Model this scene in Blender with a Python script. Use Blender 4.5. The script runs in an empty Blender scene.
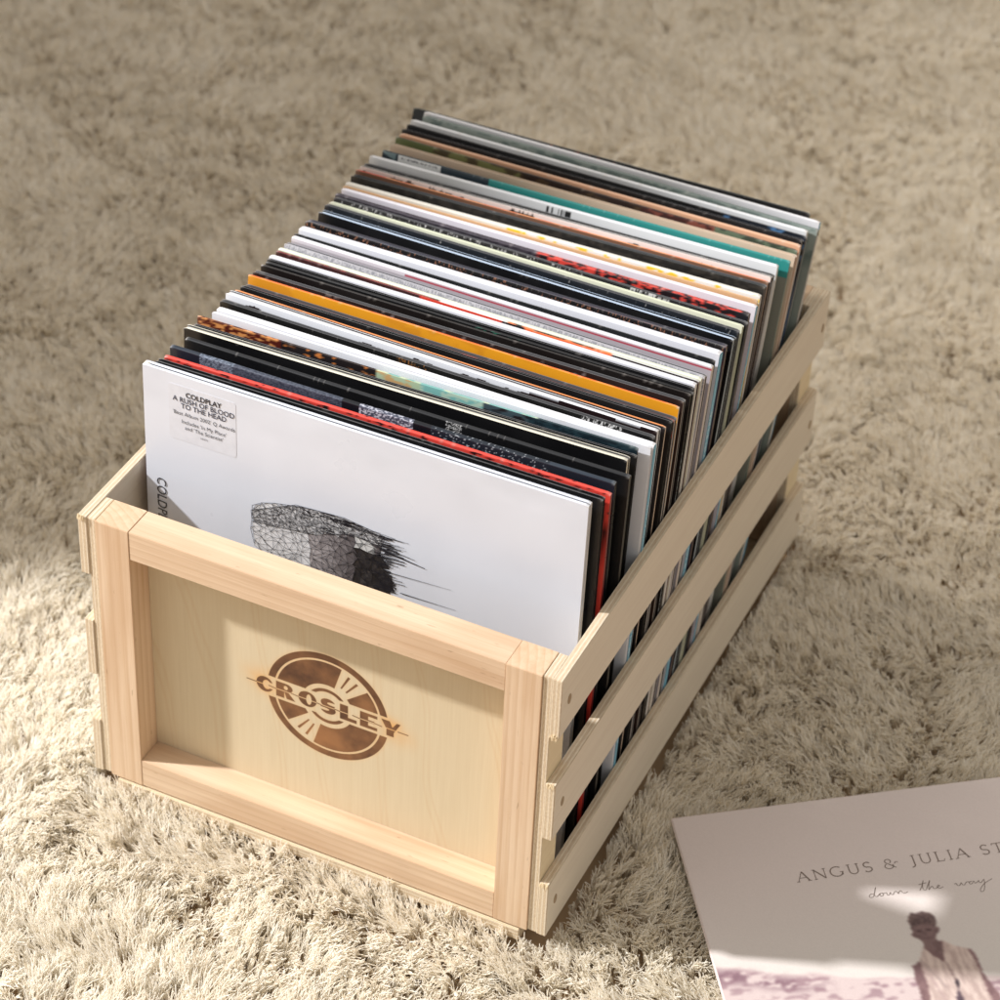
import bpy, bmesh, math, random
import numpy as np
from mathutils import Vector, Matrix
random.seed(4); rng = np.random.default_rng(11)
S = bpy.context.scene
COL = S.collection
PI = math.pi

# ------------------------------------------------------------------ helpers
def lin(c):
    o = []
    for v in c[:3]:
        v = v / 255.0
        o.append(v / 12.92 if v <= 0.04045 else ((v + 0.055) / 1.055) ** 2.4)
    return tuple(o) + (1.0,)

def tag(o, label=None, cat=None, group=None, kind=None):
    if label: o['label'] = label
    if cat: o['category'] = cat
    if group: o['group'] = group
    if kind: o['kind'] = kind
    return o

def empty(name, loc=(0, 0, 0), rot=(0, 0, 0)):
    o = bpy.data.objects.new(name, None)
    COL.objects.link(o)
    o.location = loc; o.rotation_euler = rot
    o.empty_display_size = 0.02
    return o

def link(name, me, mat, parent=None):
    o = bpy.data.objects.new(name, me)
    COL.objects.link(o)
    if mat is not None and len(me.materials) == 0: me.materials.append(mat)
    if parent is not None: o.parent = parent
    return o

def mesh_np(name, verts, faces, cols=None, smooth=False):
    me = bpy.data.meshes.new(name)
    me.from_pydata([tuple(map(float, v)) for v in verts], [], [tuple(map(int, f)) for f in faces])
    if cols is not None:
        a = me.color_attributes.new('paint', 'FLOAT_COLOR', 'POINT')
        a.data.foreach_set('color', np.asarray(cols, dtype=np.float32).ravel())
    if smooth:
        me.polygons.foreach_set('use_smooth', [True] * len(me.polygons))
    me.update()
    return me

def box_bm(bm, x0, x1, y0, y1, z0, z1):
    vs = [bm.verts.new(p) for p in ((x0,y0,z0),(x1,y0,z0),(x1,y1,z0),(x0,y1,z0),(x0,y0,z1),(x1,y0,z1),(x1,y1,z1),(x0,y1,z1))]
    for f in ((0,3,2,1),(4,5,6,7),(0,1,5,4),(1,2,6,5),(2,3,7,6),(3,0,4,7)):
        bm.faces.new([vs[i] for i in f])

def box(name, x0, x1, y0, y1, z0, z1, mat, parent, bev=0.0007, extra=None):
    bm = bmesh.new(); box_bm(bm, x0, x1, y0, y1, z0, z1)
    if bev:
        bmesh.ops.bevel(bm, geom=bm.edges[:], offset=bev, segments=2, affect='EDGES')
    if extra: extra(bm)
    me = bpy.data.meshes.new(name); bm.to_mesh(me); bm.free()
    return link(name, me, mat, parent)

# value noise ------------------------------------------------------
_tab = rng.random(4096)
def _h(ix, iy): return _tab[(ix * 73 + iy * 389 + ix * iy * 7) & 4095]
def noise2(x, y):
    x = np.asarray(x, float); y = np.asarray(y, float)
    ix = np.floor(x).astype(int); iy = np.floor(y).astype(int)
    fx = x - ix; fy = y - iy; fx = fx*fx*(3-2*fx); fy = fy*fy*(3-2*fy)
    return (_h(ix,iy)*(1-fx)*(1-fy) + _h(ix+1,iy)*fx*(1-fy) + _h(ix,iy+1)*(1-fx)*fy + _h(ix+1,iy+1)*fx*fy)
def fbm(x, y, o=3):
    s = 0; a = .5; t = 0
    for k in range(o):
        s = s + a*noise2(x*2**k+17.3*k, y*2**k+5.1*k); t += a; a *= .5
    return s/t

# ------------------------------------------------------------------ materials
def mat_new(name):
    m = bpy.data.materials.new(name); m.use_nodes = True
    nt = m.node_tree; nt.nodes.clear()
    out = nt.nodes.new('ShaderNodeOutputMaterial'); b = nt.nodes.new('ShaderNodeBsdfPrincipled')
    nt.links.new(b.outputs[0], out.inputs[0])
    return m, nt, b

def ramp(nt, fac, stops, interp='LINEAR'):
    r = nt.nodes.new('ShaderNodeValToRGB'); cr = r.color_ramp; cr.interpolation = interp
    while len(cr.elements) < len(stops): cr.elements.new(0.5)
    for e, (p, c) in zip(cr.elements, stops): e.position = p; e.color = c
    nt.links.new(fac, r.inputs[0]); return r

def mathn(nt, op, a, b=None):
    n = nt.nodes.new('ShaderNodeMath'); n.operation = op
    for i, v in enumerate((a, b)):
        if v is None: continue
        if isinstance(v, (int, float)): n.inputs[i].default_value = v
        else: nt.links.new(v, n.inputs[i])
    return n.outputs[0]

def mixc(nt, fac, a, b, mode='MIX'):
    n = nt.nodes.new('ShaderNodeMix'); n.data_type = 'RGBA'; n.blend_type = mode
    if isinstance(fac, (int, float)): n.inputs[0].default_value = fac
    else: nt.links.new(fac, n.inputs[0])
    for i, v in ((6, a), (7, b)):
        if isinstance(v, tuple): n.inputs[i].default_value = v
        else: nt.links.new(v, n.inputs[i])
    return n.outputs[2]

def mapping(nt, scale=(1,1,1), loc=(0,0,0), rand=0.0):
    tc = nt.nodes.new('ShaderNodeTexCoord'); mp = nt.nodes.new('ShaderNodeMapping')
    mp.inputs['Scale'].default_value = scale; mp.inputs['Location'].default_value = loc
    src = tc.outputs['Object']
    if rand:
        oi = nt.nodes.new('ShaderNodeObjectInfo'); va = nt.nodes.new('ShaderNodeVectorMath'); va.operation = 'MULTIPLY_ADD'
        cm = nt.nodes.new('ShaderNodeCombineXYZ')
        for i in range(3): nt.links.new(oi.outputs['Random'], cm.inputs[i])
        va.inputs[1].default_value = (rand, rand*.7, rand*1.3)
        nt.links.new(cm.outputs[0], va.inputs[0]); nt.links.new(src, va.inputs[2]); src = va.outputs[0]
    nt.links.new(src, mp.inputs[0]); return mp.outputs[0]

def noise(nt, vec, scale, detail=4, rough=.55, dist=0.0):
    n = nt.nodes.new('ShaderNodeTexNoise'); n.inputs['Scale'].default_value = scale
    n.inputs['Detail'].default_value = detail; n.inputs['Roughness'].default_value = rough
    n.inputs['Distortion'].default_value = dist
    nt.links.new(vec, n.inputs['Vector']); return n.outputs[0]

def bump(nt, b, h, strength=.2, dist=.0005):
    bp = nt.nodes.new('ShaderNodeBump'); bp.inputs['Strength'].default_value = strength
    bp.inputs['Distance'].default_value = dist
    nt.links.new(h, bp.inputs['Height']); nt.links.new(bp.outputs[0], b.inputs['Normal'])

def pine(name, axis, base, dark, light, center=(0.05, -0.03, 0.02), ringscale=55, ringmix=.55):
    """solid pine: growth rings round an axis plus fine fibre streaks along it"""
    m, nt, b = mat_new(name)
    st = {'X': (.035, 1, 1), 'Y': (1, .035, 1), 'Z': (1, 1, .035)}[axis]
    v = mapping(nt, st, center, rand=.35)
    w = nt.nodes.new('ShaderNodeTexWave'); w.wave_type = 'RINGS'; w.rings_direction = axis
    w.wave_profile = 'SAW'
    w.inputs['Scale'].default_value = ringscale; w.inputs['Distortion'].default_value = 5.0
    w.inputs['Detail'].default_value = 2.5; w.inputs['Detail Scale'].default_value = .35; w.inputs['Detail Roughness'].default_value = .5
    nt.links.new(v, w.inputs['Vector'])
    st2 = {'X': (.02, 1, 1), 'Y': (1, .02, 1), 'Z': (1, 1, .02)}[axis]
    v2 = mapping(nt, st2, rand=1.0)
    fine = noise(nt, v2, 1500, 3, .7)
    mid = noise(nt, v2, 190, 3, .6)
    v3 = mapping(nt, (1,1,1), rand=2.0)
    blot = noise(nt, v3, 14, 3, .5)
    r1 = ramp(nt, w.outputs['Fac'], [(0, light), (.55, base), (.86, dark), (1, light)])
    c = mixc(nt, ringmix, base, r1.outputs[0])
    r2 = ramp(nt, fine, [(.3, dark), (.6, light)])
    c = mixc(nt, .30, c, r2.outputs[0])
    r3 = ramp(nt, mid, [(.32, dark), (.62, light)])
    c = mixc(nt, .28, c, r3.outputs[0])
    r4 = ramp(nt, blot, [(.3, base), (.7, light)])
    c = mixc(nt, .25, c, r4.outputs[0])
    r5 = ramp(nt, noise(nt, mapping(nt, {'X': (.25,1,1), 'Y': (1,.25,1), 'Z': (1,1,.25)}[axis], rand=4.0), 26, 2, .5), [(.36, (1,1,1,1)), (.50, (0,0,0,1))])
    c = mixc(nt, mathn(nt, 'MULTIPLY', r5.outputs[0], .32), c, dark)
    # small dark flecks
    v4 = mapping(nt, {'X': (.2,1,1), 'Y': (1,.2,1), 'Z': (1,1,.2)}[axis], rand=3.0)
    fl = noise(nt, v4, 420, 1, .5)
    rf = ramp(nt, fl, [(.73, (0,0,0,1)), (.80, (1,1,1,1))])
    c = mixc(nt, mathn(nt, 'MULTIPLY', rf.outputs[0], .35), c, lin((120, 80, 50)))
    nt.links.new(c, b.inputs['Base Color']); b.inputs['Roughness'].default_value = .62
    b.inputs['Specular IOR Level'].default_value = .3
    bump(nt, b, fine, .22, .0003)
    return m

def ply(name, face, axis, x_off=0.0, plies=5, thick=.007, rough_edge=0.5):
    """plywood: flat veneer faces, layered stripes over the thickness (local axis)"""
    m, nt, b = mat_new(name)
    tc = nt.nodes.new('ShaderNodeTexCoord'); sp = nt.nodes.new('ShaderNodeSeparateXYZ'); nt.links.new(tc.outputs['Object'], sp.inputs[0])
    w = mapping(nt, (1, .25, 1))
    wob = noise(nt, w, 60, 2)
    co = mathn(nt, 'ADD', sp.outputs['XYZ'.index(axis)], mathn(nt, 'MULTIPLY', mathn(nt, 'SUBTRACT', wob, .5), .0008))
    ph = mathn(nt, 'MULTIPLY', mathn(nt, 'SUBTRACT', co, x_off), plies / thick / 2)
    fr = mathn(nt, 'FRACT', ph)
    A = lin((226, 213, 192)); B = lin((202, 180, 150)); L = lin((178, 152, 122)); 
    lay = ramp(nt, fr, [(0, L), (.05, A), (.44, A), (.50, L), (.56, B), (.94, B), (1, L)])
    # which side of the board are we on: end layers vs face veneer by the object-space normal
    nm = nt.nodes.new('ShaderNodeSeparateXYZ'); nt.links.new(tc.outputs['Normal'], nm.inputs[0])
    isf = mathn(nt, 'GREATER_THAN', mathn(nt, 'ABSOLUTE', nm.outputs['XYZ'.index(axis)]), .6)
    long_ = (1, .02, 1) if axis == 'X' else (.02, 1, 1)
    v2 = mapping(nt, long_, rand=1.0)
    fine = noise(nt, v2, 1200, 3, .65)
    fib = noise(nt, mapping(nt, (1, .1, .3), rand=1.0), 1800, 2, .6)
    c_edge = mixc(nt, .35, lay.outputs[0], ramp(nt, fib, [(.3, L), (.65, lin((238, 222, 192)))]).outputs[0])
    grain = noise(nt, mapping(nt, (1, .04, 1) if axis == 'X' else (.6, 1, .05), rand=2.0), 260, 3, .55, .4)
    c_face = mixc(nt, .12, face, ramp(nt, grain, [(.35, lin((200, 170, 125))), (.65, lin((238, 222, 186)))]).outputs[0])
    c_face = mixc(nt, .08, c_face, ramp(nt, fine, [(.3, lin((190, 160, 118))), (.7, lin((238, 222, 190)))]).outputs[0])
    c = mixc(nt, isf, c_edge, c_face)
    nt.links.new(c, b.inputs['Base Color']); b.inputs['Roughness'].default_value = .6
    b.inputs['Specular IOR Level'].default_value = .3
    bump(nt, b, fib, .25, .0003)
    return m

def paint_mat(name, rough=.4, spec=.5, grain=0.0, coat=0.0):
    m, nt, b = mat_new(name)
    a = nt.nodes.new('ShaderNodeAttribute'); a.attribute_name = 'paint'
    c = a.outputs['Color']
    v = mapping(nt, (1,1,1), rand=1.0)
    n = noise(nt, v, 40, 4)
    c = mixc(nt, .07, c, ramp(nt, n, [(.35, lin((60,55,50))), (.6, lin((235,235,235)))]).outputs[0], 'MULTIPLY' if False else 'MIX') if grain else c
    nt.links.new(c, b.inputs['Base Color'])
    b.inputs['Roughness'].default_value = rough; b.inputs['Specular IOR Level'].default_value = spec
    b.inputs['Coat Weight'].default_value = coat; b.inputs['Coat Roughness'].default_value = .15
    rr = ramp(nt, noise(nt, mapping(nt, (1,1,1), rand=2.0), 25, 3), [(.3, (rough*.75,)*3+(1,)), (.7, (min(1, rough*1.25),)*3+(1,))])
    nt.links.new(rr.outputs[0], b.inputs['Roughness'])
    bump(nt, b, noise(nt, mapping(nt, (1,1,1), rand=1.0), 22, 3), .12, .002)
    return m

def plain(name, col, rough=.5, spec=.4):
    m, nt, b = mat_new(name)
    n = noise(nt, mapping(nt, (1,1,1), rand=1.0), 120, 3)
    c = mixc(nt, .10, lin(col), ramp(nt, n, [(.35, lin([v*.75 for v in col])), (.65, lin([min(255, v*1.08) for v in col]))]).outputs[0])
    nt.links.new(c, b.inputs['Base Color']); b.inputs['Roughness'].default_value = rough
    b.inputs['Specular IOR Level'].default_value = spec
    return m

PB, PD, PL = lin((214, 184, 151)), lin((178, 140, 106)), lin((227, 203, 175))
M = dict(
    pine_x=pine('pine_along_x', 'X', PB, PD, PL),
    pine_z=pine('pine_along_z', 'Z', PB, lin((186, 146, 108)), PL, (.09, .05, .02), 62, .68),
    slat=ply('plywood_slat', lin((217, 206, 189)), 'X', 0.166, 5, .0069),
    strip=ply('plywood_strip', lin((224, 206, 170)), 'X', 0.160, 5, .0064),
    bottom=ply('plywood_bottom', lin((230, 212, 180)), 'Z', -.012, 4, .0060),
    plug=plain('filled_nail_hole', (158, 136, 108), .8),
    print_=paint_mat('printed_card', .36, .5),
    matte_print=paint_mat('matte_printed_card', .62, .25),
    ink=plain('black_ink', (44, 42, 48), .5),
    inkblue=plain('dark_blue_ink', (44, 46, 66), .5),
    inkbrown=plain('brown_ink', (118, 102, 92), .6),
    vinyl=plain('black_vinyl', (14, 14, 15), .25, .6),
)

# panel with the burned brand mark: density attribute mixed between birch and scorched wood
def birch_panel_mat():
    m, nt, b = mat_new('birch_panel_burned')
    a = nt.nodes.new('ShaderNodeAttribute'); a.attribute_name = 'paint'
    sp = nt.nodes.new('ShaderNodeSeparateColor'); nt.links.new(a.outputs['Color'], sp.inputs[0])
    v = mapping(nt, (1, 1, .045))
    g = noise(nt, v, 300, 3, .55, .5); g2 = noise(nt, mapping(nt, (1, 1, .02)), 1400, 2, .6)
    arc = nt.nodes.new('ShaderNodeTexWave'); arc.wave_type = 'RINGS'; arc.rings_direction = 'Y'
    arc.inputs['Scale'].default_value = 5; arc.inputs['Distortion'].default_value = 4; arc.inputs['Detail'].default_value = 1
    arc.inputs['Detail Scale'].default_value = 2.0
    nt.links.new(mapping(nt, (1.6, 1, .5), (.35, 0, .1)), arc.inputs['Vector'])
    c = mixc(nt, .09, lin((206, 190, 160)), ramp(nt, g, [(.35, lin((206, 182, 142))), (.65, lin((236, 222, 192)))]).outputs[0])
    c = mixc(nt, .08, c, ramp(nt, g2, [(.3, lin((196, 168, 126))), (.7, lin((238, 222, 192)))]).outputs[0])
    ar = ramp(nt, arc.outputs['Fac'], [(0, (0,0,0,1)), (.03, (1,1,1,1)), (.08, (0,0,0,1)), (1, (0,0,0,1))])
    c = mixc(nt, mathn(nt, 'MULTIPLY', ar.outputs[0], .16), c, lin((190, 148, 92)))
    c = mixc(nt, mathn(nt, 'MULTIPLY', sp.outputs[1], .8), c, lin((222, 158, 70)))      # amber scorch halo
    bn = noise(nt, mapping(nt, (1, 1, 1)), 55, 4)
    burn = mixc(nt, ramp(nt, bn, [(.30, (0,0,0,1)), (.74, (1,1,1,1))]).outputs[0], lin((80, 52, 36)), lin((138, 96, 62)))
    burn = mixc(nt, mathn(nt, 'MULTIPLY', sp.outputs[2], .75), burn, lin((170, 118, 74)))
    c = mixc(nt, sp.outputs[0], c, burn)
    nt.links.new(c, b.inputs['Base Color']); b.inputs['Roughness'].default_value = .5
    b.inputs['Specular IOR Level'].default_value = .35
    bump(nt, b, g2, .12, .0002)
    return m

# ------------------------------------------------------------------ text helpers
def text_mesh(name, s, size, mat, parent, loc, rot, sx=1.0, shear=0.0, align='LEFT', thick=0.0):
    cu = bpy.data.curves.new('tmp_text', 'FONT'); cu.body = s; cu.size = size; cu.align_x = align
    cu.shear = shear; cu.offset = thick; cu.resolution_u = 3
    o = bpy.data.objects.new('tmp_text', cu); COL.objects.link(o)
    dg = bpy.context.evaluated_depsgraph_get(); dg.update()
    me = bpy.data.meshes.new_from_object(o.evaluated_get(dg)); me.name = name
    bpy.data.objects.remove(o); bpy.data.curves.remove(cu)
    me.materials.clear()
    for v in me.vertices: v.co.x *= sx
    q = link(name, me, mat, parent); q.location = loc; q.rotation_euler = rot
    return q

def ribbon(bm, pts, w, z=0.0, taper=None):
    """flat stroke in the xy plane"""
    n = len(pts); L = []; R = []
    for i, p in enumerate(pts):
        a = pts[max(0, i-1)]; c = pts[min(n-1, i+1)]
        dx, dy = c[0]-a[0], c[1]-a[1]; l = math.hypot(dx, dy) or 1
        ww = w/2 * (taper[i] if taper else 1)
        nx, ny = -dy/l*ww, dx/l*ww
        L.append(bm.verts.new((p[0]+nx, p[1]+ny, z))); R.append(bm.verts.new((p[0]-nx, p[1]-ny, z)))
    for i in range(n-1): bm.faces.new((R[i], R[i+1], L[i+1], L[i]))

def arc(cx, cy, rx, ry, a0, a1, n=14):
    return [(cx+rx*math.cos(math.radians(a0+(a1-a0)*i/n)), cy+ry*math.sin(math.radians(a0+(a1-a0)*i/n))) for i in range(n+1)]

# =========================================================== THE CRATE
D, H, W2 = .476, .2292, .1598
T1, T2, FD = .0065, .0068, .0251
crate = empty('record_crate', (0, 0, 0))
tag(crate, 'pale wooden slatted crate with burned brand mark, packed with vinyl records', 'crate')

def rough_end(bm):
    for v in bm.verts: 
        v.co.x += random.uniform(-1, 1)*.00012; v.co.z += random.uniform(-1, 1)*.00015

PW, OB, OT = .0249, .0244, .0234
for ybase, front in ((0.0, True), (D-FD, False)):
    y0, y1 = ybase, ybase+FD
    for s in (-1, 1):
        xa, xb = sorted((s*W2, s*(W2-PW)))
        box('post', xa, xb, y0, y1, 0.0005, H, M['pine_z'], crate, .00035)
    xi = W2-PW-.00002
    box('rail', -xi, xi, y0+.0004, y1, H-OT, H-.0003, M['pine_x'], crate, .00035)
    box('rail', -xi, xi, y0+.0003, y1, .0006, OB, M['pine_x'], crate, .00035)
    for s in (-1, 1):                                   # plywood cleat outside each post
        xa, xb = sorted((s*(W2+.0001), s*(W2+T1)))
        box('cleat', xa, xb, y0+(.0012 if front else 0), y1, .0008, H-.0002, M['strip'], crate, .0004, rough_end)
# back panel of the rear end
box('end_panel', -(W2-PW), W2-PW, D-.0225, D-.0175, OB, H-OT, M['slat'], crate, 0)

# slats, three a side
for s in (-1, 1):
    for (z0, z1) in ((.1803, .2294), (.0909, .1400), (.0006, .0490)):
        xa, xb = sorted((s*(W2+T1+.0001), s*(W2+T1+T2)))
        dy = random.uniform(0, .0006)
        o = box('slat', xa, xb, dy, D, z0, z1, M['slat'], crate, .0005, rough_end)
        for yy, zz in ((.0139, (z0+z1)/2), (D-.0085, (z0+z1)/2-.0035)):
            bm = bmesh.new()
            mtx = Matrix.Translation((s*(W2+T1+T2+.0001), yy, zz)) @ Matrix.Rotation(PI/2, 4, 'Y') @ Matrix.Diagonal((1.35, .9, 1, 1))
            bmesh.ops.create_cone(bm, cap_ends=True, segments=20, radius1=.0029, radius2=.0029, depth=.0003, matrix=mtx)
            me = bpy.data.meshes.new('nail_plug'); bm.to_mesh(me); bm.free()
            link('nail_plug', me, M['plug'], o)
        # torn fibres at the sawn ends
        if s == 1 or z1 > .2:
            bm = bmesh.new()
            for k in range(16):
                x = random.uniform(xa+.0006, xb-.0006); zb = z1
                if z1 > .2 and s == 1: zb = z0
                if abs(z1-.14) < .001: zb = z1
                h_ = random.uniform(.001, .0035); w = random.uniform(.0002, .0005)
                zc = zb + (.0 if zb == z0 else -.002)
                yb = random.uniform(-.0009, .0002)
                vs = [bm.verts.new(p) for p in ((x-w, yb, zc+h_), (x+w, yb, zc+h_), (x+w, yb+.0008, zc+h_), (x+random.uniform(-1,1)*.0008, yb-random.uniform(0,.001), zc-h_*.5))]
                for f in ((0,1,3),(1,2,3),(2,0,3),(0,2,1)): bm.faces.new([vs[i] for i in f])
            me = bpy.data.meshes.new('splinters'); bm.to_mesh(me); bm.free()
            link('splinters', me, plain('torn_fibre', (232, 212, 176), .8), o)
# floor board of the crate, its front edge shows under the frame
box('bottom_board', -.1545, .1545, -.0005, D-.002, -.0115, -.0012, M['bottom'], crate, .0005)

# --- front panel with the burned mark as ink density on a fine grid
def letter_polys():
    """heavy round-cornered capitals, unit height 1, returned as signed shapes (polys to fill, polys to cut)"""
    def R(x0, y0, x1, y1): return [(x0,y0),(x1,y0),(x1,y1),(x0,y1)]
    def E(cx, cy, rx, ry, a0=0, a1=360): return arc(cx, cy, rx, ry, a0, a1, 28)
    G = {}
    G['C'] = ([E(.42,.5,.42,.5)], [E(.52,.5,.20,.30), R(.52,.30,1,.70)], .80)
    G['R'] = ([R(0,0,.40,1), [(.3,1)]+E(.48,.72,.34,.28,90,-90)+[(.3,.44)], [(.40,.46),(.60,.46),(.95,0),(.52,0)]], [E(.48,.72,.10,.13)], .92)
    G['O'] = ([E(.45,.5,.45,.5)], [E(.52,.5,.13,.34)], .90)
    G['S'] = ([E(.38,.70,.36,.30), E(.38,.30,.38,.30)], [E(.56,.71,.22,.09), R(.56,.62,.9,.80), E(.22,.28,.22,.08), R(-.1,.20,.22,.36)], .78)
    G['L'] = ([R(0,0,.40,1), R(0,0,.82,.22)], [], .80)
    G['E'] = ([R(0,0,.40,1), R(0,0,.84,.20), R(0,.80,.84,1), R(0,.42,.70,.58)], [], .84)
    G['Y'] = ([[(0,1),(.42,1),(.62,.42),(.62,0),(.26,0),(.26,.42)], [(.62,.30),(.45,.45),(.76,1),(.94,1)]], [], .90)
    return G
def inside(px, pz, poly):
    c = np.zeros(px.shape, bool); n = len(poly)
    for i in range(n):
        x1, y1 = poly[i]; x2, y2 = poly[(i+1) % n]
        if y1 == y2: continue
        cond = ((y1 > pz) != (y2 > pz)) & (px < (x2-x1)*(pz-y1)/(y2-y1)+x1)
        c ^= cond
    return c

def brand_density(X, Z):
    """X, Z in metres relative to the mark's centre -> (ink, halo, tone)"""
    r = np.hypot(X, Z); a = np.degrees(np.arctan2(Z, X))
    R0 = .0452
    f = ((r < R0) & (r > .885*R0)) | ((r < .85*R0) & (r > .415*R0)) | ((r < .335*R0) & (r > .275*R0) & ((np.abs(a-100) < 62) | (np.abs(a+80) < 62)))
    # light wedges with a few dark spokes
    for ac in (57, -123):
        d = (a-ac+180) % 360-180
        wedge = (np.abs(d) < 17) & (r < .85*R0) & (r > .415*R0)
        spokes = ((np.abs(d+4.5) < 1.5) | (np.abs(d-6.5) < 1.5)) & (r > .50*R0) & (r < .80*R0)
        f = np.where(wedge, spokes & wedge, f)
    band = np.abs(Z) < .0090
    f = f & ~band
    G = letter_polys(); word = 'CROSLEY'; gap = .18; hh = .0134
    wd = sum(G[ch][2] for ch in word)+gap*(len(word)-1)
    sx = .1070/wd; x = -.0535
    line = (np.abs(Z+0.0004) < .00045) & (X < -.0530) & (X > -.0610) | (np.abs(Z+0.0004) < .00045) & (X > .0520) & (X < .0600)
    L = np.zeros(X.shape, bool)
    for n_, ch in enumerate(word):
        fills, cuts, adv = G[ch]
        u = (X-x)/sx; v = (Z+hh/2)/hh
        k = np.zeros(X.shape, bool)
        for p in fills: k |= inside(u, v, p)
        for p in cuts: k &= ~inside(u, v, p)
        L |= k
        xe_ = x+(adv-.10)*sx; x += (adv+gap)*sx
        if n_ < 6: line |= (np.abs(Z+.0004+(X-x+.15*sx)*.10) < .00042) & (X > xe_-.10*sx) & (X < x+.05*sx)
    # streak: outline the letters pale where the line crosses, dark dash between
    cut = (np.abs(Z+.0004) < .00035) & L
    f = f | (L & ~cut) | (line & ~L)
    return f

PX0, PX1, PZ0, PZ1 = -(W2-PW)+.0002, (W2-PW)-.0002, OB+.0002, H-OT-.0002
def make_panel():
    cx, cz = -.0010, .1160
    ax0, ax1, az0, az1 = cx-.0700, cx+.0700, cz-.0535, cz+.0535
    st = .00028
    xs = np.arange(ax0, ax1, st); zs = np.arange(az0, az1, st)
    X, Z = np.meshgrid(xs, zs)
    acc = np.zeros(X.shape)
    for i in range(3):
        for j in range(3):
            acc += brand_density(X-cx+(i-1)*st/3, Z-cz+(j-1)*st/3)
    acc /= 9
    # scorch halo: wide blur of the ink, strong near the word's ends
    k = np.exp(-np.linspace(-2.2, 2.2, 29)**2); k /= k.sum()
    bl = np.apply_along_axis(lambda m: np.convolve(m, k, 'same'), 0, acc)
    bl = np.apply_along_axis(lambda m: np.convolve(m, k, 'same'), 1, bl)
    hl = bl*.62
    for ex, ez, rr in ((-.0500, .0060, .012), (.0520, -.0040, .012), (-.046, -.004, .009), (.047, .006, .008)):
        hl = hl + .44*np.exp(-(((X-cx-ex)/rr)**2+((Z-cz-ez)/(rr*.7))**2))*(.5+.9*fbm((X)*90, Z*90))
    hl = np.clip(hl, 0, 1)
    edge = np.minimum(np.minimum(X-ax0, ax1-X), np.minimum(Z-az0, az1-Z)); hl *= np.clip(edge/.004, 0, 1)
    tone = np.clip(np.exp(-(((X-cx+.004)/.016)**2+((Z-cz+.029)/.012)**2))*.8 + .5*np.clip(fbm(X*120, Z*120)-.55, 0, 1), 0, 1)
    ny, nx = X.shape
    V = np.stack([X.ravel(), np.full(X.size, .0218), Z.ravel()], 1)
    idx = np.arange(nx*ny).reshape(ny, nx)
    F = np.stack([idx[:-1,:-1].ravel(), idx[:-1,1:].ravel(), idx[1:,1:].ravel(), idx[1:,:-1].ravel()], 1)
    C = np.stack([acc.ravel(), hl.ravel(), tone.ravel(), np.ones(X.size)], 1)
    V = V.tolist(); F = F.tolist(); C = C.tolist()
    # plain surround
    ex0, ex1, ez0, ez1 = xs[0], xs[-1], zs[0], zs[-1]
    def quad(a, b_, c, d):
        n = len(V)
        for (x, z) in ((a, c), (b_, c), (b_, d), (a, d)): V.append([x, .0218, z]); C.append([0,0,0,1])
        F.append([n, n+1, n+2, n+3])
    quad(PX0, ex0, PZ0, PZ1); quad(ex1, PX1, PZ0, PZ1); quad(ex0, ex1, PZ0, ez0); quad(ex0, ex1, ez1, PZ1)
    n = len(V)   # back
    for (x, z) in ((PX0, PZ0), (PX1, PZ0), (PX1, PZ1), (PX0, PZ1)): V.append([x, .0245, z]); C.append([0,0,0,1])
    F.append([n+3, n+2, n+1, n])
    me = mesh_np('front_panel', V, F, C)
    return link('front_panel', me, birch_panel_mat(), crate)
make_panel()

# =========================================================== THE RECORDS
LP = .3145
POSE = [ (-1.4,66.8,0.41), (3.4,77.1,0.78), (5.3,84.3,0.86), (4.7,94.1,0.74), (7.5,104.5,0.81), (1.8,118.0,1.30), (3.5,127.1,1.53), (2.8,133.0,1.04), (8.5,139.1,0.65), (8.5,143.4,0.41), (6.0,152.1,-0.16), (4.5,159.7,-0.44), (6.5,168.3,-0.32), (8.5,175.0,-0.05), (8.5,180.6,0.05), (6.6,190.4,0.39), (8.5,196.1,0.54), (8.5,205.9,0.57), (8.5,210.4,0.24), (8.5,214.4,0.10), (8.5,218.0,0.10), (8.5,224.5,-0.48), (8.5,228.1,-0.48), (8.5,233.4,-0.96), (8.5,244.7,-0.51), (8.5,251.6,-0.20), (8.5,258.0,0.21), (7.8,268.3,-0.12), (8.5,271.9,-0.12), (8.3,282.1,-0.75), (7.6,294.0,-0.63), (8.5,300.8,-0.44), (8.3,305.8,-0.37), (8.5,314.5,0.16), (8.5,325.7,0.98), (8.2,332.4,1.29), (8.5,336.9,1.53), (7.4,348.4,1.84), (5.2,357.7,1.83), (5.8,363.8,1.74), (4.0,373.5,1.55), (3.8,383.5,1.53), (8.2,393.9,1.55), (8.5,403.7,0.98), (5.4,414.4,0.38), (6.4,420.3,0.30), (4.5,428.3,0.53), (3.8,436.3,0.55), (2.9,443.6,0.01), (6.0,451.2,-0.31), (5.4,461.3,0.38), (-3.6,469.5,1.30) ]
def lean_of(y): return .02+.34*min(max((y-.067)/.40, 0), 1.1)

WH = (226, 229, 236); CR = (226, 226, 206); BK = (20, 20, 22); GRY = (150, 150, 152); SIDE = (170, 160, 150)
BLUE = (104, 170, 196)
def P(*segs): return list(segs)
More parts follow.
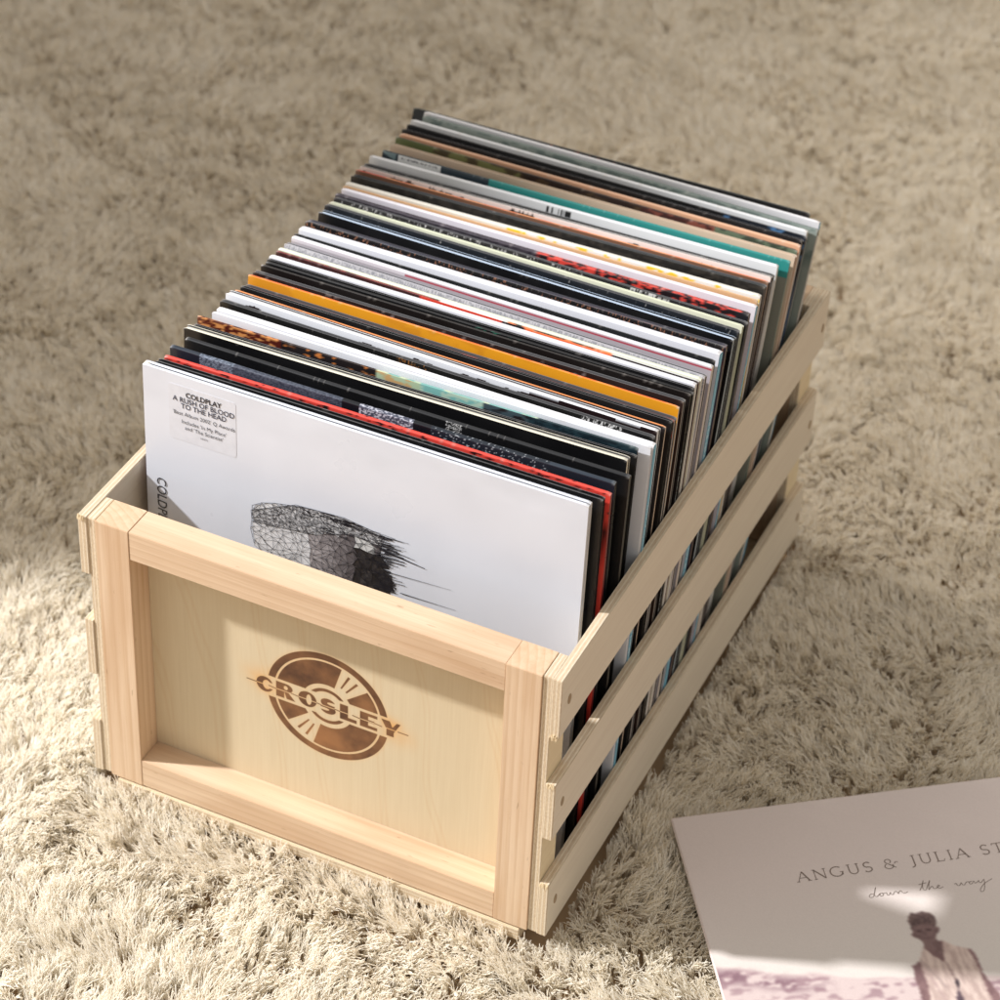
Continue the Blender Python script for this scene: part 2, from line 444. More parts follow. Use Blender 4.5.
# label | style | thickness fraction | top | inner | cover | side/spine | opts
REC = [
 None,
 ('black sleeve in a clear bag directly behind the white front sleeve', 'B', .6, BK, (60,60,62), BK, BK, 'm1'),
 ('thin red sleeve with black scuffs near the front of the crate', 'S', .30, P((0,1,(224,76,64),(60,18,18),50,.74)), 0, P((0,1,(218,70,60),(34,14,16),40,.62)), (120,30,30), 'm2'),
 ('navy sleeve with denim and newsprint patches, behind the thin red sleeve', 'S', .35, P((0,.07,(40,48,60)), (.07,.15,(120,130,146),(60,68,82),200,.5), (.15,.40,(78,84,98),(50,56,70),160,.5), (.40,.44,(16,20,28)), (.44,.56,(196,198,210),(70,74,90),110,.42), (.56,.60,(16,20,28)), (.60,.86,(28,36,46),(180,186,192),120,.72), (.86,1,(44,54,66))), 0,
    P((0,.07,(26,32,44)), (.07,.15,(120,130,146),(60,68,82),200,.5), (.15,.40,(78,84,98),(50,56,70),160,.5), (.40,.44,(16,20,28)), (.44,.56,(196,198,210),(70,74,90),110,.42), (.56,.60,(16,20,28)), (.60,.86,(28,36,46),(180,186,192),120,.72), (.86,1,(26,34,44))), BK, ''),
 ('glossy black sleeve standing behind the denim patched sleeve', 'S', .28, (34,36,40), 0, P((0,.60,(18,18,20)), (.60,.635,(22,22,24),(190,190,190),260,.55), (.635,1,(18,18,20))), BK, ''),
 ('black sleeve whose top edge is cream white, fifth behind the front one', 'O', .62, (224,218,200), (226,222,204), P((0,1,(16,16,18))), (176,168,150), ''),
 ('very thin black bagged sleeve in front of the orange brown collage one', 'B', .45, BK, (96,90,82), BK, BK, 'm2'),
 ('collage sleeve turning from orange brown through black to teal', 'S', .20, P((0,.2,(196,128,74),(70,26,18),60,.5),(.2,.42,(40,26,22),(190,120,60),50,.72),(.42,.78,(120,170,165),(190,200,170),20,.5),(.78,1,(40,60,66))), 0,
    P((0,.20,(206,140,82),(78,26,18),42,.46), (.20,.42,(30,24,26),(196,120,60),36,.70), (.42,.52,(196,160,110),(170,190,160),20,.5), (.52,.66,(120,176,172),(170,196,180),24,.45), (.66,.76,(60,76,84),(30,26,30),26,.5), (.76,1,(22,36,44),(34,54,62),30,.5))
    , (60,40,36), ''),
 ('thin plain white sleeve pressed against the blue spined white one near the front', 'O', .6, WH, WH, WH, (200,198,196), ''),
 ('thick white sleeve with pale blue spine, frontmost of the blue spined ones', 'S', .62, (236,236,240), 0, (222,222,226), BLUE, 'spine'),
 ('thick black sleeve with small white lettering near its right end', 'B', .45, (26,26,28), (40,40,42), P((0,.42,(18,18,18)), (.42,.5,(20,20,20),(150,100,50),200,.62), (.5,.84,(18,18,18)), (.84,.93,(20,20,20),(220,220,220),240,.55), (.93,1,BK)), BK, ''),
 ('white sleeve with black brush strokes torn across its right half', 'O', .78, (232,232,236), (230,230,234), 'brush', (190,186,180), ''),
 ('thin orange edged sleeve behind the white brush stroke one', 'S', .22, (222,142,86), 0, (34,30,30), (170,150,130), 'm2'),
 ('glossy black bagged sleeve in front of the amber one', 'B', .50, BK, (70,74,78), (22,24,26), BK, 'm1'),
 ('dark bagged sleeve with a thin red line along its top', 'B', .50, (40,22,22), (112,40,32), P((0,1,(24,18,20),(150,56,40),12,.66)), (140,134,128), 'm3'),
 ('amber yellow sleeve with bright orange top edge', 'S', .30, P((0,1,(238,140,74),(226,112,54),12,.5)), 0, P((0,1,(222,152,34),(210,140,34),6,.5)), (150,146,140), 'halo'),
 ('thin brownish grey bagged sleeve directly behind the amber one', 'B', .45, (70,52,46), (120,112,110), P((0,1,(40,28,26),(120,110,108),30,.76)), (120,110,100), ''),
 ('matte black sleeve, front one of three blacks behind the amber sleeve', 'S', .42, (44,40,38), 0, (24,19,18), (40,34,30), 'text'),
 ('glossy black sleeve, middle one of three blacks behind the amber sleeve', 'S', .6, (30,30,32), 0, P((0,.5,(16,16,18)),(.5,.62,(18,18,20),(40,110,90),60,.62),(.62,1,(16,16,18))), BK, ''),
 ('black sleeve with ribbed bag edges just in front of a silvery white one', 'B', .7, BK, (56,56,60), BK, (70,68,66), ''),
 ('silvery white sleeve standing behind the three black ones', 'S', .8, (226,226,232), 0, (214,215,222), (176,172,166), ''),
 ('hair thin sleeve with dark red and black dashes along its edge', 'S', .5, P((0,.4,(70,30,32),(130,50,48),40,.5),(.4,.56,(226,226,222)),(.56,.8,(226,120,70),(30,24,24),14,.7),(.8,1,(200,200,196))), 0, P((0,.35,(60,30,30)),(.35,.55,(200,60,40)),(.55,.6,(24,20,20)),(.6,.8,(226,112,60)),(.8,1,(40,30,30))), (120,100,90), ''),
 ('pale green sleeve with a smooth rounded fold', 'S', .82, (222,226,206), 0, (210,214,194), (168,164,150), ''),
 ('grey photo printed sleeve behind the pale green one', 'O', .45, (150,150,156), (186,184,190), P((0,1,(150,150,158),(196,194,200),220,.5)), (160,150,142), ''),
 ('white sleeve with a fine crimson line under its fold', 'S', .62, (230,230,236), 0, 'redline', (176,160,146), ''),
 ('thin charcoal sleeve between two white ones in the middle of the row', 'B', .28, (38,40,42), (54,54,58), (30,32,34), (120,116,110), ''),
 ('white sleeve with pale blue spine, second of the blue spined ones from the front', 'S', .74, (230,231,237), 0, (216,218,226), BLUE, 'spine'),
 ('narrow black sleeve speckled with tan print mid row', 'B', .6, (28,24,24), (90,66,52), P((0,1,(20,18,20),(150,104,80),150,.68)), (60,34,30), ''),
 ('dusky sleeve fading from rust red to navy to mauve', 'S', .42, (44,44,56), 0, P((0,.12,(122,82,74),(70,50,50),20,.5),(.12,.45,(34,38,56),(60,62,84),30,.5),(.45,.62,(28,30,48),(64,54,76),16,.5),(.62,.86,(138,100,104),(92,62,72),10,.5),(.86,1,(60,60,84),(100,60,70),14,.5)), (56,34,34), ''),
 ('black sleeve topped by a light sky blue strip', 'O', .62, (174,192,214), (190,206,226), (18,18,20), (120,126,128), ''),
 ('black sleeve with silver specks like stars', 'B', .6, (26,28,32), (58,60,64), P((0,1,(24,28,34),(170,170,168),260,.80)), (40,44,44), ''),
 ('ivory green sleeve with olive tinted right side', 'O', .72, (224,228,204), (226,228,208), (214,216,194), (116,118,92), ''),
 ('black sleeve with a row of small white letters on its left half', 'B', .5, (34,32,36), (52,50,54), P((0,.62,(30,28,32),(168,166,168),170,.68),(.62,.72,(26,26,30)),(.72,.82,(30,28,30),(190,190,190),160,.5),(.82,1,(28,28,32))), (60,60,60), ''),
 ('purple black sleeve with a scuffed red right half', 'S', .45, P((0,.5,(46,40,50),(66,58,70),70,.5),(.5,.98,(206,72,62),(36,22,26),50,.56),(.98,1,(40,30,34))), 0, P((0,.5,(38,34,42),(60,54,62),70,.5),(.5,.97,(200,64,54),(30,20,24),40,.46),(.97,1,(30,30,34))), (60,44,44), ''),
 ('white sleeve with pale blue spine, third of the blue spined ones from the front', 'S', .62, (230,228,236), 0, (214,210,218), BLUE, 'spine'),
 ('kraft tan sleeve with a double edge line', 'O', .5, (208,168,128), (226,212,192), (196,156,116), (160,146,130), ''),
 ('white sleeve dotted with yellow spots towards its right end', 'S', .40, P((0,1,(228,224,214))), 0, P((0,.4,(222,218,206)),(.4,1,(226,224,220),(232,196,60),26,.50)), (150,140,130), ''),
 ('thick graphite grey sleeve with scuffed edge, mid rear of the row', 'O', .62, (66,72,74), (48,50,50), P((0,1,(30,28,26),(48,44,40),40,.5)), (92,82,76), ''),
 ('thin orange red sleeve behind the graphite one', 'S', .28, P((0,.08,(206,84,60)),(.08,1,(222,148,100),(212,118,80),10,.5)), 0, (120,84,64), (160,130,110), ''),
 ('white sleeve with black jagged mountain shapes along its bottom edge', 'O', .40, (232,226,222), (226,220,216), 'peaks', (160,148,138), ''),
 ('plain black sleeve in front of the silvery white rounded one', 'S', .40, (30,32,34), 0, P((0,.7,(16,16,18)),(.7,1,(14,14,18),(40,70,100),14,.66)), (70,66,64), 'm3'),
 ('thick white sleeve with rounded fold and a small barcode', 'S', .40, (228,230,234), 0, 'barcode', (182,178,168), 'm2'),
 ('dark slate sleeve turning teal at right, with a white printed sticker', 'S', .30, P((0,.27,(32,48,56)),(.27,1,(44,132,128))), 0, 'teal', (60,84,78), ''),
 ('thin beige sleeve directly behind the teal one', 'O', .6, (212,192,170), (206,186,164), (200,178,156), (150,130,116), ''),
 ('green and brown photo sleeve in the rear quarter of the row', 'S', .30, P((0,.2,(96,100,66),(70,60,50),20,.5),(.2,1,(84,66,56),(60,50,46),20,.5)), 0, P((0,.1,(88,98,58)),(.1,.32,(70,60,42),(110,112,70),14,.5),(.32,.62,(40,26,22),(70,54,36),12,.5),(.62,.80,(120,66,54),(60,32,30),26,.5),(.80,1,(56,64,52),(90,104,84),22,.5)), (110,100,90), ''),
 ('peach edged sleeve behind the green and brown photo one', 'S', .50, (216,172,142), 0, P((0,1,(206,158,126))), (170,140,120), ''),
 ('black sleeve, front one of the rear pair of blacks', 'B', .6, BK, (60,60,62), BK, (140,132,124), ''),
 ('black sleeve with a faint blue glare, rear one of the rear pair of blacks', 'B', .55, BK, (54,58,62), P((0,.8,(14,14,16)),(.8,1,(18,24,34),(70,110,150),20,.62)), (130,126,120), ''),  # blue glare is a reflection painted into the cover colour
 ('white rounded sleeve fourth from the back of the row', 'S', .66, (230,232,235), 0, (206,208,210), (176,170,160), ''),
 ('grey green sleeve wedged between the two rearmost white ones', 'S', .6, (110,122,118), 0, P((0,1,(96,110,106),(130,140,134),20,.5)), (88,86,76), ''),
 ('white sleeve with pale blue spine, rearmost of the blue spined ones', 'S', .62, (232,232,236), 0, (214,214,218), BLUE, 'spine'),
 ('charcoal black sleeve at the very back of the row', 'O', .32, (84,92,92), (30,30,30), P((0,.3,(26,30,32)),(.3,.6,(20,20,22),(170,100,76),90,.70),(.6,1,(20,20,22))), (56,66,66), ''),
]
GROUP = 'vinyl records standing in the crate'
NU0 = 150

def colour(spec, u, v, seed):
    """u 0..1 along the edge, v metres below the top; returns sRGB array"""
    out = np.zeros(u.shape+(3,))
    if spec == 'brush':
        base = np.array(WH, float); ink = np.array((34, 22, 24), float)
        th = .0012+.0058*np.clip((u-.45)*1.9, 0, 1)
        edge = .0062-th+(fbm(u*26+seed, v*300, 4)-.5)*.0062
        k = (v > edge)[..., None]
        return np.where(k, ink, base)
    if spec == 'peaks':
        base = np.array((228, 214, 208), float); ink = np.array((26, 22, 24), float)
        edge = .0020+.0050*np.abs(fbm(u*30+seed, u*0, 3)-.28)*1.7+.004*np.clip(u-.55, 0, 1)
        k = (v > edge)[..., None]
        return np.where(k, ink, base)
    if spec == 'redline':
        out[:] = (206, 200, 206)
        out[(v > .0022) & (v < .0030) & (u > .28)] = (166, 60, 76)
        m = (v >= .0030); out[m] = (170, 164, 170)
        return out
    if spec == 'barcode':
        out[:] = (214, 216, 218)
        bars = (u > .44) & (u < .51) & (v > .0016) & (v < .0060) & (noise2(u*900, u*0) > .5)
        out[bars] = (30, 30, 32); return out
    if spec == 'teal':
        out[:] = (30, 46, 56)
        out[u > .27] = (38, 128, 124)
        st = (u > .04) & (u < .15); out[st] = (206, 208, 208)
        tx = st & (u > .05) & (u < .14) & (v > .0015) & (v < .0032) & (noise2(u*520, v*900) > .52); out[tx] = (90, 90, 96)
        out[(v > .013) & (u > .80)] = (120, 122, 112)
        tri = (u < .035) & (v < .0015+u*.12); out[tri] = (104, 124, 128)
        red = (u > .66) & (v > .0046) & (v < .009) & (u < .97); out[red] = (206, 74, 58)
        return out
    if isinstance(spec, tuple):
        out[:] = spec; 
        n = fbm(u*8+seed, v*60, 3)[..., None]
        return out*(.97+.06*n)
    for s in spec:
        m = (u >= s[0]) & (u <= s[1])
        a = np.array(s[2], float)
        if len(s) > 3:
            bb = np.array(s[3], float); sc = s[4]; th = s[5]
            n = fbm(u*sc*(2.2)+seed*3.7, v*sc*14+seed, 3)
            t = np.clip((n-th)/.06+.5, 0, 1)[..., None]
            val = a*(1-t)+bb*t
        else:
            n = fbm(u*14+seed, v*80, 3)[..., None]
            val = np.broadcast_to(a, out.shape)*(.96+.08*n)
        out = np.where(m[..., None], val, out)
    return out

def lin_arr(c):
    c = np.clip(np.asarray(c, float)/255., 0, 1)
    c = np.where(c <= .04045, c/12.92, ((c+.055)/1.055)**2.4)
    return np.concatenate([c, np.ones(c.shape[:-1]+(1,))], -1)

def board(y0, y1, h, top, cover, side, seed, edge=None, w=LP, z0=0.0, r=None, bow=0.0, inset=0.0):
    """card body extruded along x: rounded top, painted front; returns verts, faces, colours"""
    t = y1-y0
    fine = isinstance(cover, str) or (isinstance(cover, list) and any(len(q) > 4 and q[4] >= 90 for q in cover))
    NU = 480 if fine else NU0
    r = min(t*.42, .0011) if r is None else r
    prof = []                                     # (y, z, zone, v)
    fz = [h*0+z0, z0+.05, h-.06, h-.030, h-.020]+[h-.016+.0006*i for i in range(24)]
    fz = sorted(set([z for z in fz if z < h-r-.0002]))
    for z in fz: prof.append((y0, z, 0))
    for k in range(0, 5):
        a = PI/2*k/4; prof.append((y0+r-r*math.cos(a), h-r+r*math.sin(a), 0 if k < 2 else 1))
    if t > .003: 
        prof.append((y0+t*.5, h, 1))
    for k in range(4, -1, -1):
        a = PI/2*k/4; prof.append((y1-r+r*math.cos(a), h-r+r*math.sin(a), 1))
    prof.append((y1, z0, 2))
    xs = np.linspace(-w/2+inset, w/2-inset, NU)
    u = (xs+w/2)/w
    V = []; C = []; n = len(prof)
    by = bow*np.sin(u*PI)
    for (y, z, zone) in prof:
        # slight rounding of the upper corners
        V.append(np.stack([xs, y+by*(z/h), np.full(NU, z)], 1))
        vv = np.full(NU, h-z)
        if zone == 0: c = colour(cover, u, vv, seed)
        elif zone == 1: c = colour(top if edge is None else edge, u, np.full(NU, max(y-y0, 0)), seed+1.3)
        else: c = colour(cover if not isinstance(cover, str) else (200,200,200), u, vv+.02, seed+5)
        if zone == 1 or (zone == 0 and z > h-.0018):      # rubbed corners and little nicks along the fold
            worn = np.clip(1-np.minimum(u, 1-u)/.010, 0, 1)*.45+np.where(noise2(u*420+seed*31, np.full(NU, 3.3*seed)) > .90, .30, 0)
            c = c*(1-worn[:, None])+np.array((206, 200, 192), float)*worn[:, None]
        C.append(lin_arr(c))
    V = np.concatenate(V); C = np.concatenate(C)
    idx = np.arange(n*NU).reshape(n, NU)
    F = np.stack([idx[:-1,:-1].ravel(), idx[:-1,1:].ravel(), idx[1:,1:].ravel(), idx[1:,:-1].ravel()], 1).tolist()
    # round the upper corners a hair
    k = .0012
    for i in range(len(V)):
        dx = w/2-inset-abs(V[i,0]); dz = h-V[i,2]
        if dx < k and dz < k: V[i,2] -= (k-dx)*.5*(1-dz/k)
    V = V.tolist(); C = C.tolist()
    sc = lin_arr(np.array(side, float)).tolist()
    for col_, fl in ((0, False), (NU-1, True)):
        base = len(V)
        for i in range(n): V.append(list(V[idx[i, col_]])); C.append(sc)
        f = list(range(base, base+n)); F.append(f if not fl else f[::-1])
    m = len(V)
    for p in ((-w/2+inset, y0), (w/2-inset, y0), (w/2-inset, y1), (-w/2+inset, y1)): V.append([p[0], p[1], z0]); C.append(sc)
    F.append([m+3, m+2, m+1, m])
    return V, F, C

def merge(parts):
    V, F, C = [], [], []
    for v, f, c in parts:
        o = len(V); V += v; C += c; F += [[i+o for i in q] for q in f]
    return V, F, C

def spine_part(root, t, h, colr, seed, text=True):
    """glued spine on the right side, with a column of tiny printed characters"""
    zs = np.linspace(.001, h-.0012, 420); ys = np.linspace(.0003, t-.0003, 7)
    Z, Y = np.meshgrid(zs, ys)
    c = np.zeros(Z.shape+(3,)); c[:] = colr
    if text:
        m = (noise2(Z*1500+seed*9, Y*4200) > .60) & (np.abs(Y-t/2) < t*.26) & (Z > .07) & (Z < h-.045)
        c[m] = (206, 220, 226)
    n0, n1 = Z.shape
    V = np.stack([np.full(Z.size, LP/2+.0002), Y.ravel(), Z.ravel()], 1).tolist()
    idx = np.arange(n0*n1).reshape(n0, n1)
    F = np.stack([idx[:-1,:-1].ravel(), idx[1:,:-1].ravel(), idx[1:,1:].ravel(), idx[:-1,1:].ravel()], 1).tolist()
    me = mesh_np('spine', V, F, lin_arr(c).reshape(-1, 4))
    return link('spine', me, M['print_'], root)

def sleeve(i, pitch):
    label, style, tf, top, inner, cover, side, opt = REC[i]
    if 90 < sum(side) and side != BLUE and min(side) > 45: side = tuple(min(214, int(q*1.14+10)) for q in side)
    x0, y, yaw = POSE[i]; x0 /= 1000; y /= 1000; yaw = math.radians(yaw)
    ln = lean_of(y); h = LP + random.uniform(-.0006, .0006)
    if opt[:1] == 'm': h -= int(opt[1])*.001
    if i == 51: h -= .0022
    yb = y-h*math.sin(ln)
    root = empty('vinyl_record', (x0, yb, -.0010), (-ln+random.uniform(-.004, .004), random.uniform(-.0035, .0035), yaw))
    tag(root, label, 'record', GROUP)
    t = max(.0016, min(pitch*tf, .0062)); seed = i*1.37
    bow = random.uniform(-.0009, .0009)
    if style == 'S':
        parts = [board(0, t, h, top, cover, side, seed, bow=bow)]
        me = mesh_np('cover', *merge(parts)[:2], merge(parts)[2])
        cv = link('cover', me, M['print_'], root)
        if t > .0026:                                 # card body of the side is open: a pale inner sleeve peeps out
            z = .0006
            me = mesh_np('inner_sleeve', *board(t*.32, t*.68, h-.004, (214,210,204), (214,210,204), (206,200,192), seed, w=LP+.0006, z0=.003)[:2], board(t*.32, t*.68, h-.004, (214,210,204), (214,210,204), (206,200,192), seed, w=LP+.0006, z0=.003)[2])
            if 'spine' not in opt and sum(side) > 240: link('inner_sleeve', me, M['matte_print'], root)
            else: bpy.data.meshes.remove(me)
    else:
        bw = .00055 if style == 'O' else .0004
        edge = top if style == 'O' else (104, 104, 106)
        hb = h
        p1 = board(0, bw, hb, top, cover, side, seed, edge=edge, bow=bow)
        p2 = board(t-bw, t, hb-random.uniform(0, .0006), top, cover if isinstance(cover, tuple) else (90,90,92), side, seed+2, edge=edge, bow=bow)
        # folded left spine joining the boards
        p3 = board(bw, t-bw, h-.0015, top, top if isinstance(top, tuple) else BK, side, seed, w=.0007, bow=0)
        p3 = ([[v[0]-LP/2+.0004, v[1], v[2]] for v in p3[0]], p3[1], p3[2])
        V, F, C = merge([p1, p2, p3])
        link('cover', mesh_np('cover', V, F, C), M['print_'], root)
        g = (t-2*bw)
        iy0, iy1 = bw+g*.12, t-bw-g*.12
        ih = h-(.0005 if style == 'O' else .0012)
        ic = inner if inner else (200, 200, 200)
        if g > .0018:
            mid = (iy0+iy1)/2
            V, F, C = merge([board(iy0, mid-.0001, ih, ic, ic, side, seed+3, w=LP-.0012, z0=.001, bow=bow), board(mid+.0001, iy1, ih-.0004, tuple(int(q*.85) for q in ic), ic, side, seed+4, w=LP-.0012, z0=.001, bow=bow)])
        else:
            V, F, C = board(iy0, iy1, ih, ic, ic, side, seed+3, w=LP-.0012, z0=.001, bow=bow)
        link('inner_sleeve', mesh_np('inner_sleeve', V, F, C), M['matte_print'] if style == 'O' else M['print_'], root)
    if 'spine' in opt: spine_part(root, t, h, side, seed)
    if 'text' in opt: spine_part(root, t, h, side, seed)
    return root

for i in range(1, 52):
    pitch = (POSE[i+1][1]-POSE[i][1])/1000 if i < 51 else .011
    ya = abs(math.radians(POSE[i+1][2]-POSE[i][2]))*LP/2 if i < 51 else 0
    sleeve(i, max(.0034, pitch-ya*.8))

# --- the white gatefold at the front
x0, y, yaw = POSE[0]; ln = lean_of(y/1000)
h = LP
front = empty('vinyl_record', (x0/1000-.0004, y/1000-h*math.sin(ln), -.0010), (-ln, 0, math.radians(yaw)))
tag(front, 'white gatefold sleeve at the very front with a dark faceted rock print and corner sticker', 'record', GROUP)
W_ = (215, 219, 229)
V, F, C = merge([board(0, .0021, h, W_, (213,217,227), (208,206,202), 1, r=.0008), board(.0033, .0056, h-.0001, W_, W_, (206,202,196), 2, r=.0008)])
link('cover', mesh_np('cover', V, F, C), M['print_'], front)
link('fold_board', mesh_np('fold_board', *board(.0005, .0050, h-.0001, (216,214,200), (226,226,230), W_, 4, w=.0044, r=.0012)[:2], board(.0005, .0050, h-.0001, (216,214,200), (226,226,230), W_, 4, w=.0044, r=.0012)[2]), M['print_'], front).location = (-LP/2+.0021, 0, 0)
link('inner_sleeve', mesh_np('inner_sleeve', *board(.0021, .0033, h-.0007, (24,24,26), (24,24,26), (40,38,36), 5, w=LP-.0014, r=.0001)[:2], board(.0021, .0033, h-.0007, (24,24,26), (24,24,26), (40,38,36), 5, w=LP-.0014, r=.0001)[2]), M['print_'], front)

FX = -x0/1000+.0004     # world x -> local x
def fl(xw, zw): return ((xw)/1000+FX, zw/1000+.0010)
# sticker
bm = bmesh.new()
cs = [fl(-139.2, 306.5), fl(-88.6, 304.0), fl(-91.2, 262.8), fl(-142.8, 260.0)]
cx_ = sum(c[0] for c in cs)/4; cz_ = sum(c[1] for c in cs)/4
sw, sh, rr = .0498, .0440, .0022
pts = []
for qx, qz, a0 in ((1,1,0), (-1,1,90), (-1,-1,180), (1,-1,270)):
    for k in range(5):
        a = math.radians(a0+90*k/4); pts.append((qx*(sw/2-rr)+rr*math.cos(a), qz*(sh/2-rr)+rr*math.sin(a)))
top_ = [bm.verts.new((p[0], -.00014, p[1])) for p in pts]; bot_ = [bm.verts.new((p[0], -.00002, p[1])) for p in pts]
bm.faces.new(top_[::-1]); 
for k in range(len(pts)): bm.faces.new((top_[k], top_[(k+1)%len(pts)], bot_[(k+1)%len(pts)], bot_[k]))
me = bpy.data.meshes.new('sticker'); bm.to_mesh(me); bm.free()
stk = link('sticker', me, plain('sticker_paper', (212, 215, 224), .35, .5), front)
SX, SZ = cx_, cz_
stk.location = (SX, 0, SZ)
RX = (PI/2, 0, 0)
for s, sz, dz, mt, th in (('COLDPLAY', .0056, .0142, 'ink', .00012), ('A RUSH OF BLOOD', .0056, .0093, 'inkblue', .00004), ('TO THE HEAD', .0056, .0046, 'inkblue', .00004),
                      ("'Best Album 2002' Q Awards", .0042, -.0012, 'ink', -.00002), ("Includes 'In My Place'", .0042, -.0074, 'ink', -.00002), ("and 'The Scientist'", .0042, -.0120, 'ink', -.00002), ('5404772', .0017, -.0158, 'ink', 0)):
    o = text_mesh('lettering', s, sz, M[mt], stk, (0.0012, -.0004, dz), RX, .93, 0, 'CENTER', th)
# vertical name on the left edge, reading downwards
o = text_mesh('lettering', 'COLDPLAY', .0102, M['ink'], front, (-LP/2+.0080, -.00035, .2262), (PI/2, PI/2, 0), .92, .12, 'LEFT', .0)

# printed rock: faceted polygons, drawn lines and sideways streaks (flat print on the card)
def tri_grid(outline, step, seed, shade, keep=1.0, yoff=-.0002):
    r = random.Random(seed); xs = [p[0] for p in outline]; zs = [p[1] for p in outline]
    nx = int((max(xs)-min(xs))/step)+2; nz = int((max(zs)-min(zs))/step)+2
    g = {}
    for i in range(nx+1):
        for j in range(nz+1):
            g[i,j] = (min(xs)+(i-.5)*step+r.uniform(-.42,.42)*step, min(zs)+(j-.5)*step+r.uniform(-.42,.42)*step)
    V, F, C, edges = [], [], [], []
    O = outline
    for i in range(nx):
        for j in range(nz):
            a, b_, c, d = g[i,j], g[i+1,j], g[i+1,j+1], g[i,j+1]
            tr = [(a,b_,c),(a,c,d)] if r.random() < .5 else [(a,b_,d),(b_,c,d)]
            for t3 in tr:
                cx = sum(p[0] for p in t3)/3; cz = sum(p[1] for p in t3)/3
                if not inside(np.array([cx]), np.array([cz]), O)[0]: continue
                q3 = []
                for p in t3:
                    k_ = 0
                    while k_ < 6 and not inside(np.array([p[0]]), np.array([p[1]]), O)[0]:
                        p = (p[0]*.7+cx*.3, p[1]*.7+cz*.3); k_ += 1
                    q3.append(p)
                t3 = tuple(q3)
                col = shade(cx, cz, r)
                n = len(V)
                for p in t3: 
                    q = fl(*p); V.append((q[0], yoff, q[1])); C.append(lin(col))
                F.append((n, n+1, n+2)); edges += [(t3[0],t3[1]),(t3[1],t3[2]),(t3[2],t3[0])]
    return V, F, C, edges
ROCK = [(-79.3,215.7),(-79.1,227.0),(-71.9,231.8),(-62.9,234.8),(-46.9,238.3),(-31.0,240.4),(-11.7,240.8),(2.3,238.1),(17.9,236.2),(14.4,224.5),(21.5,213.1),(27.2,197.1),(22,188),(24,172),(12,150),(-8,132),(-30,126),(-52,136),(-66,152),(-72,172),(-77.2,187.7),(-77.9,195.7),(-80.4,207.1)]
TOPP = [(-80,223),(-46.9,239.3),(-11.7,241.8),(18,237.5),(12.8,228.2),(-6.4,229.8),(-36.4,219.1),(-79.3,213.7)]
def shade(cx, cz, r):
    p = (np.array([cx]), np.array([cz]))
    if inside(*p, TOPP)[0]: v = r.choice((206,190,176,160,198,214)); return (v, v, v+3)
    if cx < -38: v = r.choice((222,218,212,200,224)); return (v, v, v+3)
    if cx > -3 and cz < 221: v = r.choice((44,52,38,60,34)); return (v+4, v, v)
    if -4 < cx < 12 and cz > 221: v = r.choice((190,206,214,150)); return (v, v, v)
    k = (cx+38)/35; v = int(r.uniform(.85, 1.1)*(176-80*min(1, max(0, k)))); return (v+4, v-2, v)
V1, F1, C1, E1 = tri_grid(ROCK, 4.6, 5, shade)
V2, F2, C2, E2 = tri_grid(TOPP, 2.5, 6, shade, yoff=-.00026)
V, F, C = merge([(V1, F1, C1), (V2, F2, C2)])
art = link('printed_picture', mesh_np('printed_picture', V, F, C), M['print_'], front)
bm = bmesh.new()
def seg3(a, b_, w, yo=-.0005):
    dx, dz = b_[0]-a[0], b_[1]-a[1]; l = math.hypot(dx, dz)
    if l < 1e-6: return
    nx, nz = -dz/l*w/2, dx/l*w/2
    q = [fl(a[0]+nx, a[1]+nz), fl(b_[0]+nx, b_[1]+nz), fl(b_[0]-nx, b_[1]-nz), fl(a[0]-nx, a[1]-nz)]
    bm.faces.new([bm.verts.new((p[0], yo, p[1])) for p in q[::-1]])
for a, b_ in E1: seg3(a, b_, .20)
for k in range(len(TOPP)): seg3(TOPP[k], TOPP[(k+1)%len(TOPP)], .35)
for k in range(12): seg3(ROCK[k-2], ROCK[k-1], .35)
rr_ = random.Random(3)
for a, b_ in E2:
    if rr_.random() < .8 and max(a[1], b_[1]) < 240: seg3(a, b_, .17)
for k in range(45):                       # extra fine scribble on the shaded side and rim
    x = rr_.uniform(-45, 18); z = rr_.uniform(226, 240)-max(0, -x)*.05
    seg3((x, z), (x+rr_.uniform(3, 10), z-rr_.uniform(-.5, 1.2)), rr_.uniform(.2, .6))
for k in range(26):
    x = rr_.uniform(-30, -2); z = 238.5+rr_.uniform(-2.2, 2.4); seg3((x, z), (x+rr_.uniform(3, 9), z+rr_.uniform(-.8, .8)), rr_.uniform(.4, 1.1))
for k in range(160):
    x = rr_.uniform(0, 22); z = rr_.uniform(160, 222); seg3((x, z), (x+rr_.uniform(-3, 5), z+rr_.uniform(-5, 5)), .3)
for k in range(60):
    z = rr_.uniform(193, 238); x = 10+rr_.uniform(0, 10); l = rr_.choice((4, 6, 8, 10, 14)); seg3((x, z), (x+l, z+l*.06), rr_.uniform(.2, .8))
for (a, b_, w) in (((14,236.8),(35,238),.7),((14,226),(47,222),1.6),((20,228),(40,226),.9),((22,209),(66,211.6),.5),((30,195),(70,196),.6),((16,231),(32,233.2),.7),((10,222),(30,224),.8)):
    n = 6
    for k in range(n):
        t0, t1 = k/n, (k+1)/n
        seg3((a[0]+(b_[0]-a[0])*t0, a[1]+(b_[1]-a[1])*t0), (a[0]+(b_[0]-a[0])*t1, a[1]+(b_[1]-a[1])*t1), w*(1-.8*t0))
me = bpy.data.meshes.new('drawn_lines'); bm.to_mesh(me); bm.free()
link('drawn_lines', me, M['ink'], art)

